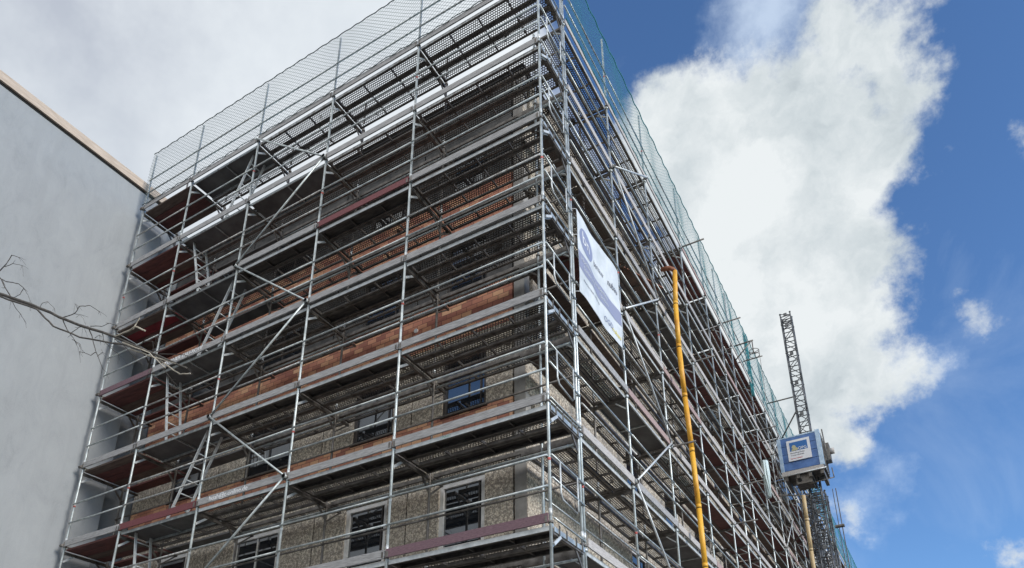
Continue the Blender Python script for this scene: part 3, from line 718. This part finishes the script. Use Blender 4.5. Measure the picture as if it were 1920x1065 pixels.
pipe([(.95,19.9,7.98),(.93,19.9,6.9),(.9,19.95,5.7),(.88,20,4.4),(.86,20,3.0),(.85,20,0)], .075, 'pale_yellow_plastic', 'pale yellow pipe far below the blue hoist cabin', 0)

# ------------------------------------------------------------------ hoist
def lattice(th, cx, cy, z0, z1, w, step, name='mast_section', r=.022):
    z = z0
    while z < z1-.01:
        zz = min(z+step*3, z1); e = MB()
        cs = [(cx-w/2,cy-w/2),(cx+w/2,cy-w/2),(cx+w/2,cy+w/2),(cx-w/2,cy+w/2)]
        for c in cs: e.tube([(*c,z),(*c,zz)], r*1.25, 'mast_steel', 6)
        n = 3
        for j in range(n):
            a = z+(zz-z)*j/n; b = z+(zz-z)*(j+1)/n
            for q in range(4):
                p, p2 = cs[q], cs[(q+1) % 4]
                e.tube([(*p,a+.02),(*p2,a+.02)], r, 'mast_steel', 5); e.tube([(*(p if j % 2 else p2),a+.03),(*(p2 if j % 2 else p),b-.01)], r*.8, 'mast_steel', 5)
        for c in cs: e.disc((*c,zz-.03),(0,0,1),r*1.9,.04,'mast_steel',8)
        e.box((cx-.07,cy-w/2-.03,zz-.16),(cx+.07,cy-w/2+.02,zz-.02),'mast_steel')
        e.build(name, th); z = zz
HM = thing('hoist_mast', 'tall grey lattice hoist mast rising above the blue cabin into white cloud', 'hoist mast', (1.28,21.2,GZ))
lattice(HM, 1.28, 21.2, GZ, 17.25, .42, .5)
e = MB(); e.tube([(1.1,21.1,13.05),(-.1,21.0,13.0)], .03,'weathered_steel',8); e.tube([(1.1,21.1,12.4),(-.1,22.9,11.9)], .03,'weathered_steel',8); e.build('wall_tie', HM)
e = MB(); e.tube([(1.1,21.1,8.4),(-.1,19.8,8.2)], .03,'weathered_steel',8); e.tube([(1.1,21.1,7.2),(-.1,22.3,7.0)], .03,'weathered_steel',8); e.build('wall_tie', HM)
HC = thing('hoist_cabin', 'blue hoist cabin with framed company sign hanging on the far mast', 'hoist cabin', (1.1,20.6,9.0))
cx0, cx1, cy0, cy1, cz0, cz1 = .26, 1.90, 20.0, 21.35, 9.18, 10.62
e = MB()
for j in range(4):
    a = cz0+(cz1-cz0)*j/4; b = cz0+(cz1-cz0)*(j+1)/4; e.box((cx0+.14,cy0,a+.012),(cx1-.16,cy0+.05,b-.006),'cabin_blue')
    e.box((cx0+.14,cy0+.012,b-.006),(cx1-.16,cy0+.04,b+.012 if j < 3 else b),'dark_joint')
e.build('front_panel', HC)
e = MB(); e.box((cx0,cy0-.03,cz0-.03),(cx0+.14,cy0+.12,cz1+.03),'cabin_pale'); e.build('corner_post', HC)
e = MB(); e.box((cx1-.16,cy0-.03,cz0-.03),(cx1,cy0+.14,cz1+.09),'cabin_pale'); e.build('corner_post', HC)
e = MB(); e.box((cx0+.14,cy0-.01,cz1),(cx1-.16,cy0+.06,cz1+.05),'cabin_pale'); e.build('top_rail', HC)
e = MB(); e.box((cx1-.05,cy0+.14,cz0),(cx1-.01,cy1,cz1),'cabin_pale')
for j in range(5): e.box((cx1-.01,cy0+.2+j*.25,cz0),(cx1+.02,cy0+.23+j*.25,cz1),'weathered_steel')
e.build('side_panel', HC)
e = MB(); e.box((cx0,cy0+.12,cz0),(cx0+.04,cy1,cz1),'cabin_pale'); e.build('side_panel', HC)
e = MB(); e.box((cx0+.02,cy0-.05,cz0-.20),(cx1-.05,cy0+.06,cz0-.03),'board_weathered'); e.tube([(cx0-.05,cy0-.08,cz0-.24),(cx1+.05,cy0-.08,cz0-.20)], .022,'bright_steel',6); e.build('kick_plate', HC)
e = MB(); e.box((cx0,cy0+.06,cz0-.10),(cx1,cy1,cz0-.03),'weathered_steel')
for j in range(4): e.box((cx0+.1+j*.45,cy0-.02,cz0-.42+.03*(j%2)),(cx0+.22+j*.45,cy1,cz0-.2),'weathered_steel')
e.box((.75,cy0+.1,cz0-.60),(1.35,cy0+.8,cz0-.2),'weathered_steel'); e.disc((1.7,cy0+.2,cz0-.48),(0,1,0),.08,.2,'dark_joint',12); e.disc((.9,cy0+.06,cz0-.45),(0,1,0),.07,.1,'dark_joint',12)
e.tube([(1.2,cy0,cz0-.72),(2.15,cy0,cz0-.66)], .02,'weathered_steel',6); e.tube([(2.15,cy0,cz0-.66),(2.12,cy0+.1,cz0-.2)], .02,'weathered_steel',6)
e.build('chassis', HC)
e = MB(); e.box((cx1+.02,cy0+.5,cz0+.35),(cx1+.22,cy0+.9,cz0+1.1),'weathered_steel'); e.disc((cx1+.22,cy0+.62,cz0+.75),(1,0,0),.13,.16,'board_weathered',14); e.tube([(cx1+.12,cy0+.3,cz0+.2),(cx1+.08,cy0+.3,cz1+.2)], .025,'weathered_steel',6); e.build('drive_motor', HC)
SG = MB(); SG.box((.62,cy0-.055,9.55),(1.50,cy0-.033,10.46),'sign_white'); sg = SG.build('sign', HC, 'white framed sign with blue picture')
e = MB(); e.box((.72,cy0-.060,9.97),(1.40,cy0-.056,10.36),'sign_blue'); e.build('picture', sg)
e = MB(); e.box((.78,cy0-.065,9.98),(.84,cy0-.061,10.12),'sign_sand'); e.disc((.88,cy0-.061,10.10),(0,-1,0),.085,.005,'sign_sand',14,.13); e.disc((.97,cy0-.061,10.04),(0,-1,0),.06,.004,'sign_sand',12,.07); e.disc((.80,cy0-.067,10.08),(0,-1,0),.03,.004,'sign_blue',12); e.build('emblem', sg)
text_mesh('OPG', .17, (1.03,cy0-.063,9.99), (1,0,0), (0,0,1), 'paint_white', 'lettering', sg, sx=.95)
text_mesh('Bauaufzug-Miete', .09, (.72,cy0-.058,9.86), (1,0,0), (0,0,1), 'banner_ink', 'lettering', sg, sx=.9)
text_mesh('Transportbuhnen', .08, (.72,cy0-.058,9.76), (1,0,0), (0,0,1), 'banner_ink', 'lettering', sg, sx=.9)
text_mesh('Service-Telefon', .08, (.70,cy0-.058,9.62), (1,0,0), (0,0,1), 'sign_red', 'lettering', sg, sx=.9)
HM2 = thing('access_tower', 'dense grey lattice access tower standing below the hoist cabin', 'tower', (.95,23.4,GZ))
lattice(HM2, 1.0, 24.0, GZ, 9.6, .75, .42, 'tower_section', .024); lattice(HM2, .75, 22.6, GZ, 8.9, .5, .35, 'tower_section', .022)
cb = MB(); cb.tube([(2.02,21.3,8.6),(2.0,21.3,GZ)], .018,'weathered_steel',6); cb.tube([(1.9,21.3,8.6),(1.88,21.3,GZ)], .014,'weathered_steel',6); cb.box((1.75,21.2,6.95),(2.1,21.4,7.02),'weathered_steel'); tag(cb.build('hoist_cable'), 'thin cables dropping from the hoist cabin against blue sky', 'cable')

# ------------------------------------------------------------------ rope wheel
PW = thing('rope_wheel', 'wire rope wheel on a bracket arm near the top of the scaffold', 'pulley', (.66,15.0,11.7))
e = MB(); e.tube([(0,15.0,12.22),(.72,15.0,12.24)], .028,'weathered_steel',8); e.tube([(0,15.0,11.6),(.62,15.0,12.2)], .022,'weathered_steel',8); e.tube([(.68,15,12.24),(.68,15,11.72)], .02,'weathered_steel',8); e.build('arm', PW)
e = MB()
for (zz,rr_) in ((11.78,.17),(11.60,.17)): e.tube([(.70+rr_*math.cos(a),15+rr_*math.sin(a),zz) for a in np.linspace(0,2*math.pi,20)], .012,'weathered_steel',6)
for a in (0,1.57,3.14,4.71): e.tube([(.70+.17*math.cos(a),15+.17*math.sin(a),11.78),(.70,15,11.72)], .010,'weathered_steel',5); e.tube([(.70+.17*math.cos(a),15+.17*math.sin(a),11.78),(.70+.17*math.cos(a),15+.17*math.sin(a),11.60)], .010,'weathered_steel',5)
e.build('wheel', PW)
e = MB(); e.tube([(.87,15,11.7),(.87,15,GZ)], .007,'weathered_steel',4); e.build('pull_rope', PW)

# bunch of hanging white sheeting
e = MB()
for j in range(7):
    a = j*.9; e.tube([(.12+.07*math.cos(a),17.35+.10*math.sin(a),8.55),(.12+.10*math.cos(a),17.35+.12*math.sin(a),8.0),(.12+.05*math.cos(a+1),17.35+.08*math.sin(a+1),7.1)], .05, 'sheet_white', 6, .025)
tag(e.build('plastic_sheeting'), 'bundle of pale plastic sheeting tied to a far scaffold post', 'sheeting')

# ------------------------------------------------------------------ bare tree at the left
TR = thing('bare_tree', 'bare leafless branch reaching in from the left in front of the white wall', 'tree', (-11.3,-4.6,GZ))
def pp3(px, py, y):
    d = pdir(px, py); tt_ = (y-CAM.y)/d.y; return CAM+d*tt_
def limb(pl, r0, r1, m='bark', jitter=.0, n=None):
    e = MB(); P_ = [pp3(*p) for p in pl]; out = []
    rj = random.Random(len(pl)*7+int(pl[0][0]))
    for a, b in zip(P_, P_[1:]):
        for q in range(4): out.append(a.lerp(b, q/4)+Vector((rj.uniform(-1,1),rj.uniform(-1,1),rj.uniform(-1,1)))*jitter)
    out.append(P_[-1]); e.tube(out, r0, m, 6, r1); return e
base = pp3(-10,548,-4.0)
tr = MB(); tr.tube([(-11.3,-4.6,GZ),(-11.25,-4.6,-2),(-11.3,-4.55,2),(-11.2,-4.5,6.5),(-11.3,-4.6,9.5)], .2, 'bark', 12, .07); tr.build('trunk', TR)
tb = MB(); tb.tube([(-11.2,-4.5,5.6),(-10.2,-4.3,5.45),tuple(base)], .06, 'bark', 8, .03); tb.add(limb([(-10,548,-4),(60,572,-3.97),(130,602,-3.95),(215,632,-3.93),(300,668,-3.9),(350,690,-3.88)], .030, .012, jitter=.008)); tb.build('branch', TR)
lb_ = MB(); lb_.tube([(-11.2,-4.5,4.9),tuple(pp3(-40,540,-4.1))], .04, 'bark', 8, .02)
lb_.add(limb([(-40,540,-4.1),(0,556,-4.1),(70,580,-4.08),(100,612,-4.05),(150,632,-4.02),(230,646,-4),(262,656,-3.98)], .018, .010, jitter=.006)); lb_.build('branch', TR)
pale = MB()
for pl, a, b in (([(215,632,-3.93),(238,622,-3.94),(255,612,-3.95),(272,620,-3.95)],.016,.012),([(250,618,-3.95),(256,606,-3.95),(262,596,-3.96)],.010,.006),([(245,655,-3.9),(290,670,-3.9),(330,682,-3.9)],.012,.007),([(290,668,-3.88),(320,690,-3.86),(338,702,-3.85),(357,700,-3.85)],.012,.009),([(230,642,-3.95),(280,662,-3.95),(310,690,-3.95)],.010,.006)):
    pale.add(limb(pl, a, b, 'bark_painted_lit', .004))
pale.build('painted_lit_twigs', TR, 'twigs painted pale as if sunlit, at the end of the branch')
tw = [([(20,556,-3.97),(10,540,-3.97),(0,520,-3.96)],.010),([(0,508,-3.96),(12,495,-3.96),(22,478,-3.95),(34,482,-3.95)],.010),([(10,500,-3.96),(24,494,-3.96),(42,498,-3.96)],.007),
 ([(0,522,-3.9),(12,528,-3.9),(35,532,-3.9),(44,540,-3.9),(38,552,-3.9),(22,560,-3.93)],.009),([(44,540,-3.9),(52,552,-3.9),(56,562,-3.9)],.004),([(115,596,-3.95),(140,588,-3.95),(150,574,-3.95),(170,573,-3.95),(186,584,-3.95)],.008),([(146,580,-3.95),(142,570,-3.95)],.005),([(140,588,-3.95),(150,590,-3.95)],.005),
 ([(72,580,-3.96),(80,568,-3.96),(90,566,-3.96),(102,578,-3.96)],.005),([(118,600,-3.95),(124,615,-3.95),(133,628,-3.95),(140,638,-3.95)],.008),([(165,612,-3.94),(172,628,-3.94),(176,645,-3.94),(180,660,-3.94),(192,690,-3.94)],.008),([(180,660,-3.94),(170,666,-3.94),(160,662,-3.94),(148,659,-3.94)],.006),([(183,668,-3.94),(192,660,-3.94)],.005),
 ([(133,624,-3.95),(148,614,-3.95),(156,612,-3.95)],.006),([(170,611,-3.94),(190,612,-3.94),(205,606,-3.94),(218,610,-3.94)],.006),([(192,623,-3.94),(195,640,-3.94),(205,650,-3.94),(222,664,-3.94)],.006),([(20,560,-3.97),(28,575,-3.97),(38,588,-3.97),(44,598,-3.97)],.006),
 ([(215,636,-3.95),(235,650,-3.95),(250,668,-3.95)],.006),([(265,645,-3.9),(275,634,-3.9),(290,628,-3.9)],.006),([(260,650,-3.9),(272,640,-3.9),(286,640,-3.9)],.005),([(135,636,-4),(142,640,-4),(150,645,-4)],.005),([(178,634,-3.94),(186,628,-3.94)],.005),
 ([(305,690,-3.9),(322,712,-3.9)],.004),([(330,692,-3.86),(350,688,-3.86)],.004),([(300,664,-3.88),(345,665,-3.88),(352,668,-3.88)],.006)]
rt = random.Random(5)
for pl, r0 in tw:
    e = limb(pl, r0, r0*.5, 'bark', .004)
    q = pl[-1]
    for j in range(3):
        dx = rt.uniform(-4,16); dy = rt.uniform(4,22); e.add(limb([q,(q[0]+dx*.5,q[1]+dy*.35,q[2]),(q[0]+dx,q[1]+dy,q[2])], r0*.35, .0015, 'bark', .003))
    mid = pl[len(pl)//2]; e.add(limb([mid,(mid[0]+rt.uniform(-8,8),mid[1]+rt.uniform(-9,9),mid[2])], r0*.5, .002, 'bark', .002))
    e.build('twig', TR)
